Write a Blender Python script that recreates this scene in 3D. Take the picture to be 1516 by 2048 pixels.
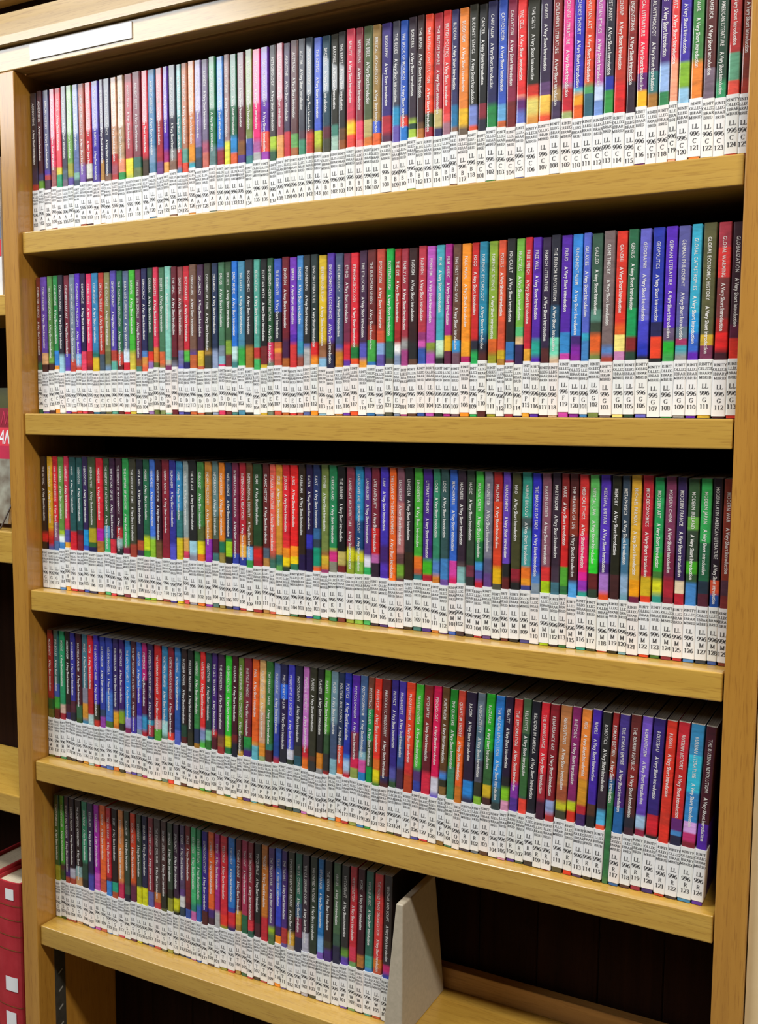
import bpy, math, random, zlib
import numpy as np
from mathutils import Matrix, Vector

# ------------------------------------------------------------------ scene, camera, light
sc = bpy.context.scene
for o in list(bpy.data.objects):
    bpy.data.objects.remove(o, do_unlink=True)
C = sc.collection
sc.view_settings.view_transform = 'Standard'
sc.view_settings.look = 'None'
sc.view_settings.gamma = 1.0
sc.view_settings.use_curve_mapping = False
sc.view_settings.exposure = -0.36

cam = bpy.data.cameras.new('camera')
cam.sensor_fit = 'VERTICAL'
cam.sensor_height = 36.0
cam.sensor_width = 36.0
cam.lens = 35.259
cam.clip_start = 0.02
co = bpy.data.objects.new('camera', cam)
C.objects.link(co)
R_ = (0.883668, 0.468069, 0.006426)
U_ = (-0.050927, 0.082482, 0.995290)
F_ = (-0.465335, 0.879834, -0.096724)
co.matrix_world = Matrix(((R_[0], U_[0], -F_[0], 1.00790), (R_[1], U_[1], -F_[1], -0.92759),
                          (R_[2], U_[2], -F_[2], -0.00950), (0, 0, 0, 1)))
sc.camera = co

w = bpy.data.worlds.new('world')
sc.world = w
w.use_nodes = True
w.node_tree.nodes['Background'].inputs[0].default_value = (1.0, 0.95, 0.88, 1)
w.node_tree.nodes['Background'].inputs[1].default_value = 0.015


def area(name, loc, sx, sy, power, col=(1, 1, 1)):
    l = bpy.data.lights.new(name, 'AREA')
    l.shape = 'RECTANGLE'
    l.size, l.size_y, l.energy, l.color = sx, sy, power, col
    o = bpy.data.objects.new(name, l)
    o.location = loc
    C.objects.link(o)
    return o


# three ceiling fluorescent panels, all facing straight down
area('ceiling_lamp', (-0.35, -0.70, 1.28), 1.2, 0.16, 43, (0.96, 0.985, 1.0))
area('ceiling_lamp', (1.65, -1.00, 1.28), 1.2, 0.16, 66, (1.0, 0.94, 0.86))
area('ceiling_lamp', (-2.05, -2.05, 1.28), 2.2, 1.10, 74, (0.93, 0.97, 1.0))


# ------------------------------------------------------------------ materials
def s2l(c):
    return tuple((x / 12.92 if x <= 0.04045 else ((x + 0.055) / 1.055) ** 2.4) for x in c)


def hexc(h):
    return s2l(tuple(int(ch, 16) / 15.0 for ch in h))


def mat(name):
    m = bpy.data.materials.new(name)
    m.use_nodes = True
    nt = m.node_tree
    return m, nt, nt.nodes['Principled BSDF']


def node(nt, typ, **kw):
    n = nt.nodes.new(typ)
    for k, v in kw.items():
        setattr(n, k, v)
    return n


def noise_col(name, c1, c2, scale=(1, 1, 1), nscale=8.0, rough=0.5, detail=4, bump=0.0, spec=0.5, coat=0.0, lo=0.3, hi=0.7):
    m, nt, b = mat(name)
    tc = node(nt, 'ShaderNodeTexCoord')
    mp = node(nt, 'ShaderNodeMapping')
    mp.inputs['Scale'].default_value = scale
    nz = node(nt, 'ShaderNodeTexNoise')
    nz.inputs['Scale'].default_value = nscale
    nz.inputs['Detail'].default_value = detail
    rp = node(nt, 'ShaderNodeValToRGB')
    rp.color_ramp.elements[0].position = lo
    rp.color_ramp.elements[1].position = hi
    rp.color_ramp.elements[0].color = (*c1, 1)
    rp.color_ramp.elements[1].color = (*c2, 1)
    L = nt.links.new
    L(tc.outputs['Object'], mp.inputs['Vector'])
    L(mp.outputs[0], nz.inputs['Vector'])
    L(nz.outputs['Fac'], rp.inputs[0])
    L(rp.outputs[0], b.inputs['Base Color'])
    b.inputs['Roughness'].default_value = rough
    b.inputs['Specular IOR Level'].default_value = spec
    b.inputs['Coat Weight'].default_value = coat
    if bump:
        bp = node(nt, 'ShaderNodeBump')
        bp.inputs['Strength'].default_value = bump
        bp.inputs['Distance'].default_value = 0.001
        L(nz.outputs['Fac'], bp.inputs['Height'])
        L(bp.outputs[0], b.inputs['Normal'])
    return m


def wood(name, axis, light, mid, dark, rough=0.5, coat=0.9):
    """oak-like wood: long grain streaks along one axis, a slow drift of tone and dark pores"""
    m, nt, b = mat(name)
    L = nt.links.new
    tc = node(nt, 'ShaderNodeTexCoord')
    oi = node(nt, 'ShaderNodeObjectInfo')
    ad = node(nt, 'ShaderNodeVectorMath', operation='ADD')
    sc3 = node(nt, 'ShaderNodeVectorMath', operation='SCALE')
    sc3.inputs[0].default_value = (7.3, 3.1, 5.7)
    L(oi.outputs['Random'], sc3.inputs['Scale'])
    L(tc.outputs['Object'], ad.inputs[0])
    L(sc3.outputs[0], ad.inputs[1])

    def layer(along, across, nscale, detail, dist=0.0):
        mp = node(nt, 'ShaderNodeMapping')
        s = [across] * 3
        s[axis] = along
        mp.inputs['Scale'].default_value = s
        nz = node(nt, 'ShaderNodeTexNoise')
        nz.inputs['Scale'].default_value = nscale
        nz.inputs['Detail'].default_value = detail
        nz.inputs['Distortion'].default_value = dist
        L(ad.outputs[0], mp.inputs['Vector'])
        L(mp.outputs[0], nz.inputs['Vector'])
        return nz.outputs['Fac']
    a = layer(1.2, 46, 2.2, 4, 0.4)
    f = layer(26, 420, 1.6, 3)
    s = layer(1.2, 5, 1.3, 2)
    rp = node(nt, 'ShaderNodeValToRGB')
    e = rp.color_ramp.elements
    e[0].position, e[0].color = 0.2, (*dark, 1)
    e[1].position, e[1].color = 0.8, (*light, 1)
    x = e.new(0.5)
    x.color = (*mid, 1)
    L(a, rp.inputs[0])
    pr = node(nt, 'ShaderNodeValToRGB')
    pr.color_ramp.elements[0].position, pr.color_ramp.elements[0].color = 0.33, (0.62, 0.52, 0.42, 1)
    pr.color_ramp.elements[1].position, pr.color_ramp.elements[1].color = 0.46, (1, 1, 1, 1)
    L(f, pr.inputs[0])
    mx = node(nt, 'ShaderNodeMix', data_type='RGBA', blend_type='MULTIPLY')
    mx.inputs[0].default_value = 0.5
    L(rp.outputs[0], mx.inputs[6])
    L(pr.outputs[0], mx.inputs[7])
    sr = node(nt, 'ShaderNodeValToRGB')
    sr.color_ramp.elements[0].position, sr.color_ramp.elements[0].color = 0.3, (0.8, 0.77, 0.72, 1)
    sr.color_ramp.elements[1].position, sr.color_ramp.elements[1].color = 0.7, (1.05, 1.05, 1.05, 1)
    L(s, sr.inputs[0])
    m2 = node(nt, 'ShaderNodeMix', data_type='RGBA', blend_type='MULTIPLY')
    m2.inputs[0].default_value = 0.8
    L(mx.outputs[2], m2.inputs[6])
    L(sr.outputs[0], m2.inputs[7])
    L(m2.outputs[2], b.inputs['Base Color'])
    b.inputs['Roughness'].default_value = rough
    b.inputs['Coat Weight'].default_value = coat
    b.inputs['Coat Roughness'].default_value = 0.17
    b.inputs['Coat IOR'].default_value = 1.75
    bp = node(nt, 'ShaderNodeBump')
    bp.inputs['Strength'].default_value = 0.12
    bp.inputs['Distance'].default_value = 0.0006
    L(f, bp.inputs['Height'])
    L(bp.outputs[0], b.inputs['Normal'])
    return m


OL, OM, OD = (0.64, 0.400, 0.074), (0.585, 0.350, 0.055), (0.495, 0.280, 0.039)
M_OAKX = wood('oak_long', 0, OL, OM, OD)
M_OAKZ = wood('oak_upright', 2, (0.55, 0.278, 0.041), (0.495, 0.236, 0.030), (0.415, 0.187, 0.021))
M_OAKP = wood('oak_glare_long', 0, (0.55, 0.36, 0.12), (0.49, 0.31, 0.095), (0.40, 0.24, 0.07), 0.45, 1.0)  # same golden oak, lamp glare painted in as a paler colour
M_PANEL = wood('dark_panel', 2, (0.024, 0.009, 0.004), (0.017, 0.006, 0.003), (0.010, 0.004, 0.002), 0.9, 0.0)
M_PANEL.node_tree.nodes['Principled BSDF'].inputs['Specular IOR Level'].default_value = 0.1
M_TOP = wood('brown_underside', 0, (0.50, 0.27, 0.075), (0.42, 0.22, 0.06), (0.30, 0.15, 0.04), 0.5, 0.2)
M_WALL = noise_col('cream_wall', (0.74, 0.55, 0.29), (0.78, 0.59, 0.33), nscale=60, rough=0.8, bump=0.05)
M_CEIL = noise_col('ceiling_white', (0.30, 0.29, 0.27), (0.34, 0.33, 0.31), nscale=20, rough=0.9)
M_FLOOR = noise_col('carpet', (0.10, 0.09, 0.08), (0.15, 0.135, 0.12), nscale=300, rough=0.95)
M_STEEL = noise_col('dark_metal', (0.035, 0.033, 0.028), (0.06, 0.055, 0.045), nscale=90, rough=0.45)
M_SLOT = noise_col('slot_grey', (0.30, 0.29, 0.26), (0.36, 0.35, 0.31), nscale=50, rough=0.35)  # pale grey slot marks against the dark strip
M_GREY = noise_col('grey_paint', (0.43, 0.375, 0.28), (0.50, 0.435, 0.33), nscale=220, rough=0.55, bump=0.04)
M_WHITE = noise_col('white_card', (0.86, 0.87, 0.88), (0.88, 0.89, 0.90), nscale=40, rough=0.4)
M_PAGE = noise_col('paper_edges', (0.30, 0.27, 0.23), (0.46, 0.42, 0.36), scale=(1600, 3, 3), nscale=1.0, rough=0.9, detail=2)
M_CREAM = noise_col('old_paper', (0.62, 0.52, 0.36), (0.72, 0.62, 0.45), scale=(500, 4, 4), nscale=1.0, rough=0.9, detail=2)
M_RED = noise_col('red_cloth', (0.42, 0.016, 0.026), (0.50, 0.03, 0.042), scale=(1, 1, 1), nscale=60, rough=0.6, bump=0.1)
M_GILT = noise_col('worn_gilt', (0.16, 0.05, 0.012), (0.30, 0.12, 0.03), nscale=400, rough=0.5)
M_WIRE = noise_col('wire', (0.03, 0.02, 0.015), (0.05, 0.03, 0.02), nscale=50, rough=0.3)
M_INK = noise_col('label_ink', (0.045, 0.045, 0.05), (0.075, 0.075, 0.08), nscale=900, rough=0.6)
M_TEXT = noise_col('title_white', (0.72, 0.71, 0.69), (0.82, 0.81, 0.79), nscale=700, rough=0.35)
M_SERIES = noise_col('series_white', (0.82, 0.82, 0.80), (0.90, 0.90, 0.88), nscale=700, rough=0.35)


def attr_mat(name, rough, coat, coat_rough, streak, lo=0.72, hi=1.22):
    """printed colour held per face corner, broken up by brush-like streaks"""
    m, nt, b = mat(name)
    L = nt.links.new
    at = node(nt, 'ShaderNodeAttribute')
    at.attribute_name = 'print'
    src = at.outputs['Color']
    if streak:
        tc = node(nt, 'ShaderNodeTexCoord')
        oi = node(nt, 'ShaderNodeObjectInfo')
        ad = node(nt, 'ShaderNodeVectorMath', operation='ADD')
        L(tc.outputs['Object'], ad.inputs[0])
        L(oi.outputs['Location'], ad.inputs[1])
        mp = node(nt, 'ShaderNodeMapping')
        mp.inputs['Scale'].default_value = (60, 60, 190)
        nz = node(nt, 'ShaderNodeTexNoise')
        nz.inputs['Scale'].default_value = 1.0
        nz.inputs['Detail'].default_value = 5
        nz.inputs['Roughness'].default_value = 0.65
        nz.inputs['Distortion'].default_value = 0.8
        L(ad.outputs[0], mp.inputs['Vector'])
        L(mp.outputs[0], nz.inputs['Vector'])
        mr = node(nt, 'ShaderNodeMapRange')
        mr.inputs[1].default_value, mr.inputs[2].default_value = 0.3, 0.7
        mr.inputs[3].default_value, mr.inputs[4].default_value = lo, hi
        L(nz.outputs['Fac'], mr.inputs[0])
        mx = node(nt, 'ShaderNodeVectorMath', operation='SCALE')
        L(src, mx.inputs[0])
        L(mr.outputs[0], mx.inputs['Scale'])
        src = mx.outputs[0]
    L(src, b.inputs['Base Color'])
    b.inputs['Roughness'].default_value = rough
    b.inputs['Coat Weight'].default_value = coat
    b.inputs['Coat Roughness'].default_value = coat_rough
    b.inputs['Coat IOR'].default_value = 1.75
    return m


M_COVER = attr_mat('printed_cover', 0.5, 0.9, 0.03, True)
M_SATIN = attr_mat('satin_cover', 0.5, 0.55, 0.16, True)
M_LABEL = attr_mat('label_paper', 0.45, 0.25, 0.2, False)


# ------------------------------------------------------------------ mesh helpers
def link(name, me, m, parent=None, mats=None):
    o = bpy.data.objects.new(name, me)
    if not me.materials:
        for x in (mats or [m]):
            me.materials.append(x)
    o.parent = parent
    C.objects.link(o)
    return o


def pymesh(name, v, f):
    me = bpy.data.meshes.new(name)
    me.from_pydata([tuple(p) for p in v], [], [tuple(x) for x in f])
    me.update()
    return me


BOXF = [(0, 3, 2, 1), (4, 5, 6, 7), (0, 1, 5, 4), (1, 2, 6, 5), (2, 3, 7, 6), (3, 0, 4, 7)]


def bevel_box(x0, x1, y0, y1, z0, z1, b=0.0015, seg=2):
    import bmesh
    bm = bmesh.new()
    v = [bm.verts.new(p) for p in ((x0, y0, z0), (x1, y0, z0), (x1, y1, z0), (x0, y1, z0),
                                   (x0, y0, z1), (x1, y0, z1), (x1, y1, z1), (x0, y1, z1))]
    for f in BOXF:
        bm.faces.new([v[i] for i in f])
    if b:
        bmesh.ops.bevel(bm, geom=bm.edges[:], offset=b, segments=seg, affect='EDGES', profile=0.6)
    me = bpy.data.meshes.new('box')
    bm.to_mesh(me)
    bm.free()
    return me


def box(name, m, parent, x0, x1, y0, y1, z0, z1, b=0.0015, seg=2):
    return link(name, bevel_box(x0, x1, y0, y1, z0, z1, b, seg), m, parent)


def prism_x(name, m, parent, prof, x0, x1):
    """closed profile in (y, z), swept along x"""
    n = len(prof)
    v = [(x0, y, z) for y, z in prof] + [(x1, y, z) for y, z in prof]
    f = [(i, (i + 1) % n, n + (i + 1) % n, n + i) for i in range(n)] + [tuple(range(n - 1, -1, -1)), tuple(range(n, 2 * n))]
    return link(name, pymesh(name, v, f), m, parent)


def empty(name, loc, label, cat, group=None):
    o = bpy.data.objects.new(name, None)
    o.empty_display_size = 0.02
    o.location = loc
    C.objects.link(o)
    tag(o, label, cat, group)
    return o


def tag(o, label, cat, group=None):
    o['label'], o['category'] = label, cat
    if group:
        o['group'] = group
    return o


def tube(name, m, parent, pts, r, n=8):
    pts = [Vector(p) for p in pts]
    v, f = [], []
    for i, p in enumerate(pts):
        d = (pts[min(i + 1, len(pts) - 1)] - pts[max(i - 1, 0)]).normalized()
        a = d.cross(Vector((1, 0, 0)) if abs(d.x) < 0.9 else Vector((0, 1, 0))).normalized()
        c = d.cross(a)
        for k in range(n):
            t = 2 * math.pi * k / n
            v.append(p + r * (math.cos(t) * a + math.sin(t) * c))
    for i in range(len(pts) - 1):
        for k in range(n):
            f.append((i * n + k, i * n + (k + 1) % n, (i + 1) * n + (k + 1) % n, (i + 1) * n + k))
    f += [tuple(range(n - 1, -1, -1)), tuple(range(len(v) - n, len(v)))]
    return link(name, pymesh(name, v, f), m, parent)


# ------------------------------------------------------------------ measurements (metres)
W = 0.8699                     # clear width of the bay
PL, PR = 0.0266, 0.0282        # widths of the two uprights
SZ = [0.2170, -0.0112, -0.2403, -0.4702, -0.6996]     # tops of the five shelves
TH = 0.0270
SY = [0.0059, 0.0019, 0.0034, 0.0037, 0.0046]         # fronts of the shelves
ZTOP, ZFAS = 0.4131, 0.4412
BACK = 0.1450
FLOOR, CEIL = -1.42, 1.30
BYL = [0.0240, 0.0245, 0.0240, 0.0270, 0.0325]        # spine plane at the left end
BYR = [0.0240, 0.0245, 0.0290, 0.0183, 0.0350]        # and at the right end


def struct(o):
    o['kind'] = 'structure'
    return o


# ------------------------------------------------------------------ the room
struct(box('floor', M_FLOOR, None, -3.5, 3.0, -4.0, 0.25, FLOOR - 0.05, FLOOR, 0))
struct(box('wall_back', M_WALL, None, -3.5, W + PR + 0.0005, 0.20, 0.25, FLOOR, CEIL, 0))
struct(box('wall_right', M_WALL, None, W + PR + 0.001, 3.0, 0.006, 0.25, FLOOR, CEIL, 0))
struct(box('ceiling', M_CEIL, None, -3.5, 3.0, -4.0, 0.25, CEIL, CEIL + 0.05, 0))

# ------------------------------------------------------------------ the bookcase
case = empty('bookcase', (0, 0, FLOOR), 'tall golden oak bookcase with five shelves of thin paperbacks', 'bookcase')
case_kids = []


def cpart(o):
    o.parent = case
    o.matrix_parent_inverse = Matrix.Translation((0, 0, -FLOOR))
    return o


XL = -0.60                     # the neighbouring bay runs on to the left
cpart(box('upright', M_OAKZ, None, -PL, 0, 0, 0.165, FLOOR, ZTOP - 0.0003, 0.0012))
cpart(box('upright', M_OAKZ, None, W, W + PR, 0, 0.165, FLOOR, ZTOP - 0.0003, 0.0012))
cpart(box('upright', M_OAKZ, None, XL - PL, XL, 0, 0.165, FLOOR, ZTOP - 0.0003, 0.0012))
for i, z in enumerate(SZ):
    cpart(box('shelf_board', M_OAKX, None, 0.0013, W - 0.0016, SY[i], BACK - 0.001, z - TH, z, 0.0016, 3))
cpart(box('shelf_board', M_OAKX, None, 0.0013, W - 0.0016, 0.004, BACK - 0.001, -1.050 - TH, -1.050, 0.0016))
cpart(box('shelf_board', M_OAKX, None, 0.0013, W - 0.0016, 0.004, BACK - 0.001, -1.180 - TH, -1.180, 0.0016))
cpart(box('top_board', M_TOP, None, 0.0005, W - 0.0005, 0.020, BACK - 0.001, ZTOP - 0.002, ZTOP + 0.020, 0.0004))
cpart(box('top_board', M_TOP, None, XL + 0.0005, -PL - 0.0005, 0.020, BACK - 0.001, ZTOP - 0.002, ZTOP + 0.020, 0.0004))
cpart(box('fascia', M_OAKP, None, XL - PL, W + PR, 0, 0.020, ZTOP, ZFAS, 0.0012))
cpart(prism_x('cornice', M_OAKP, None, [(0.020, ZFAS + 0.0006), (-0.0050, ZFAS + 0.0006), (-0.0062, ZFAS + 0.002), (-0.0061, ZFAS + 0.012), (-0.0055, ZFAS + 0.027),
                                        (-0.0045, ZFAS + 0.0385), (-0.001, ZFAS + 0.0405), (0.020, ZFAS + 0.0405)], XL - PL - 0.01, W + PR + 0.01))
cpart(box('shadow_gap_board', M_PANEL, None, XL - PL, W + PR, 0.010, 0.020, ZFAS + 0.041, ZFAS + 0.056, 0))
cpart(box('crown_board', M_OAKP, None, XL - PL - 0.012, W + PR + 0.012, -0.008, 0.020, ZFAS + 0.0535, ZFAS + 0.085, 0.002))
cpart(box('plinth', M_OAKX, None, 0.001, W - 0.001, 0.012, 0.03, FLOOR, -1.2075, 0.001))
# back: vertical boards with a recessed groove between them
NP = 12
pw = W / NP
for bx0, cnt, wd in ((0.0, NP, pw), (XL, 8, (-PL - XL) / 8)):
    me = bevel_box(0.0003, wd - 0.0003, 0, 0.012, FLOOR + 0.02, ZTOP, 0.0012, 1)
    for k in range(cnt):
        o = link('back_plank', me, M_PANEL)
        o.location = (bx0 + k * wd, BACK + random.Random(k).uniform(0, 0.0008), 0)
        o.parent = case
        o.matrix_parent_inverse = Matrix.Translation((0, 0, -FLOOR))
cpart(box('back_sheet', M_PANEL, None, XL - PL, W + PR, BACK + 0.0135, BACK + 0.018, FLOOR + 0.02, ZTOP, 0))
cpart(box('back_rail', M_TOP, None, 0.0015, W - 0.0015, 0.1300, BACK - 0.0012, SZ[4] + 0.0003, SZ[4] + 0.0265, 0.001))
# slotted metal shelf standards let into the sides
for sx in (0.0, W):
    x0, x1 = (0.0, 0.0011) if sx == 0 else (W - 0.0011, W)
    st = cpart(box('shelf_standard', M_STEEL, None, x0, x1, 0.0290, 0.0475, -1.15, SZ[4] - TH - 0.001, 0))
    for k in range(14):
        zz = SZ[4] - TH - 0.055 - 0.026 * k
        a = 0.55
        cy, hx, hz = 0.0383, 0.0042, 0.0011
        xs = (0.0012, 0.0015) if sx == 0 else (W - 0.0015, W - 0.0012)
        v = []
        for x in xs:
            for dy, dz in ((-hx, -hz), (hx, -hz), (hx, hz), (-hx, hz)):
                v.append((x, cy + dy * math.cos(a) - dz * math.sin(a), zz + dy * math.sin(a) + dz * math.cos(a)))
        sl = link('slot', pymesh('slot', v, BOXF), M_SLOT, st)

# the left-hand bay: its shelves
for zt, zb in ((0.141, 0.114), (-0.166, -0.208), (-0.525, -0.551), (-0.930, -0.957)):
    cpart(box('shelf_board', M_OAKX, None, XL + 0.0013, -PL - 0.0013, 0.002, BACK - 0.001, zb, zt, 0.0016, 2))

# sign plate on the fascia
tag(box('sign_plate', M_WHITE, None, 0.0306, 0.1925, -0.0016, -0.0002, 0.4194, 0.4385, 0.0004),
    'blank white label plate on the fascia above the top shelf', 'sign')

# bookend at the end of the lowest row: a wedge-shaped plate, thicker at its foot
bx = [(0.5200, 0.5440), (0.5352, 0.5440)]
bz = (SZ[4] + 0.0003, SZ[4] + 0.1575)
yf, ybk = 0.0115, (0.1250, 0.0960)
v = [(bx[0][0], yf, bz[0]), (bx[0][1], yf, bz[0]), (bx[0][1], ybk[0], bz[0]), (bx[0][0], ybk[0], bz[0]),
     (bx[1][0], yf, bz[1]), (bx[1][1], yf, bz[1]), (bx[1][1], ybk[1], bz[1]), (bx[1][0], ybk[1], bz[1])]
be = link('bookend', pymesh('bookend', v, BOXF), M_GREY)
bv = be.modifiers.new('bevel', 'BEVEL')
bv.width, bv.segments = 0.0016, 3
tag(be, 'grey wedge-shaped bookend closing the row on the lowest shelf', 'bookend')

# ------------------------------------------------------------------ left bay: display items and bound volumes
db = empty('display_book', (-0.052, 0.02, 0.1412), 'face-out blue and white book at the left edge, beside the oak upright', 'book')


def dpart(name, m, x0, x1, y0, y1, z0, z1, root, b=0.0004):
    return box(name, m, root, x0, x1, y0, y1, z0, z1, b, 1)


def flat(name, c, rough=0.35, coat=0.4):
    c2 = tuple(min(1, x * 1.12) for x in c)
    return noise_col(name, c, c2, nscale=70, rough=rough, coat=coat)


M_BLUE = flat('slate_blue_print', hexc('78a'))
M_BRED = flat('bright_red_print', hexc('d34'))
M_WCOV = flat('white_print', (0.80, 0.80, 0.80))
M_OLIV = flat('olive_print', hexc('441'))
M_DRED = flat('deep_red_print', hexc('802'))
M_PINK = flat('rose_red_print', hexc('b24'))
M_PHOTO = noise_col('grey_photo_print', hexc('654'), hexc('aa9'), nscale=45, rough=0.4)
dpart('cover', M_WCOV, -0.11, 0.0, 0, 0.014, 0.0, 0.178, db)
dpart('cover_panel', M_BLUE, -0.109, -0.0005, -0.0006, -0.0001, 0.074, 0.130, db, 0)
dpart('cover_panel', M_BRED, -0.109, -0.0005, -0.0006, -0.0001, 0.052, 0.073, db, 0)

mg = empty('magazine', (-0.066, 0.030, -0.1600), 'red magazine leaning on a wire stand at the left edge', 'magazine')
mg.rotation_euler = (-0.16, 0, 0)
dpart('pages', M_CREAM, -0.14, 0.0, 0.0006, 0.0055, 0.0, 0.186, mg)
for nm, m, a, c in (('cover_panel', M_PHOTO, 0.0, 0.088), ('cover_panel', M_PINK, 0.088, 0.106), ('cover_panel', M_BRED, 0.106, 0.131),
                    ('cover_panel', M_DRED, 0.131, 0.158), ('cover_panel', M_OLIV, 0.158, 0.186)):
    dpart(nm, m, -0.14, 0.0, 0.0, 0.0005, a, c, mg, 0)
ws = empty('wire_stand', (-0.066, 0.030, -0.1660), 'thin dark wire stand holding up the red magazine', 'stand')
for x in (0.004, -0.10):
    tube('wire', M_WIRE, ws, [(x, -0.022, 0.012), (x, -0.024, 0.0022), (x, -0.016, 0.0022), (x, 0.0085, 0.040), (x, 0.022, 0.110)], 0.0011)
tube('wire', M_WIRE, ws, [(-0.10, -0.016, 0.0022), (0.004, -0.016, 0.0022)], 0.0011)


# bound volumes on the lowest visible shelf of the left bay
def bound_volume(x1, t, h, label):
    r = empty('bound_volume', (x1 - t, 0.030, -0.9298), label, 'book', 'red bound volumes in the left bay')
    n = 8
    prof = []
    for k in range(n + 1):
        a = math.pi * k / n
        prof.append((t / 2 - t / 2 * math.cos(a), -0.005 * math.sin(a)))
    D = 0.108
    out = [(0, D)] + prof + [(t, D)]
    inn = [(0.003, D)] + [(min(max(x, 0.003), t - 0.003), y + 0.003) for x, y in prof] + [(t - 0.003, D)]
    m = len(out)
    v = [(x, y, z) for z in (0, h) for x, y in out] + [(x, y, z) for z in (0, h) for x, y in inn]
    f = []
    for i in range(m - 1):
        f.append((i, i + 1, m + i + 1, m + i))
        f.append((2 * m + i + 1, 2 * m + i, 3 * m + i, 3 * m + i + 1))
        f.append((m + i, m + i + 1, 3 * m + i + 1, 3 * m + i))
        f.append((i + 1, i, 2 * m + i, 2 * m + i + 1))
    link('cloth_cover', pymesh('cloth_cover', v, f), M_RED, r)
    box('page_block', M_CREAM, r, 0.0034, t - 0.0034, 0.0005, D - 0.003, 0.003, h - 0.0045, 0.0008, 1)
    for zz in (0.30, 0.62, 0.70, 0.79, 0.87):
        bandpts = [(x, y - 0.0006) for x, y in prof]
        vv = [(x, y, h * zz + dz) for dz in (0, 0.0012) for x, y in bandpts]
        k = len(bandpts)
        link('gilt_line', pymesh('gilt_line', vv, [(i, i + 1, k + i + 1, k + i) for i in range(k - 1)]), M_GILT, r)
    for z0, z1, a, c in ((0.905, 0.965, 0.50, 0.80), (0.39, 0.47, 0.42, 0.86), (0.18, 0.27, 0.40, 0.78)):
        pts = [(t * a + (t * c - t * a) * k / 4, 0) for k in range(5)]
        pts = [(x, -0.005 * math.sqrt(max(0, 1 - ((x - t / 2) / (t / 2)) ** 2)) - 0.0008) for x, _ in pts]
        vv = [(x, y, h * zz) for zz in (z0, z1) for x, y in pts]
        link('paper_label', pymesh('paper_label', vv, [(i, i + 1, 5 + i + 1, 5 + i) for i in range(4)]), M_WHITE, r)
    return r


bound_volume(-0.0620, 0.050, 0.263, 'thick red cloth volume with paper stickers, nearest the oak upright')
bound_volume(-0.1125, 0.050, 0.268, 'thick red cloth volume cut by the left edge, farther from the upright')

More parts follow.
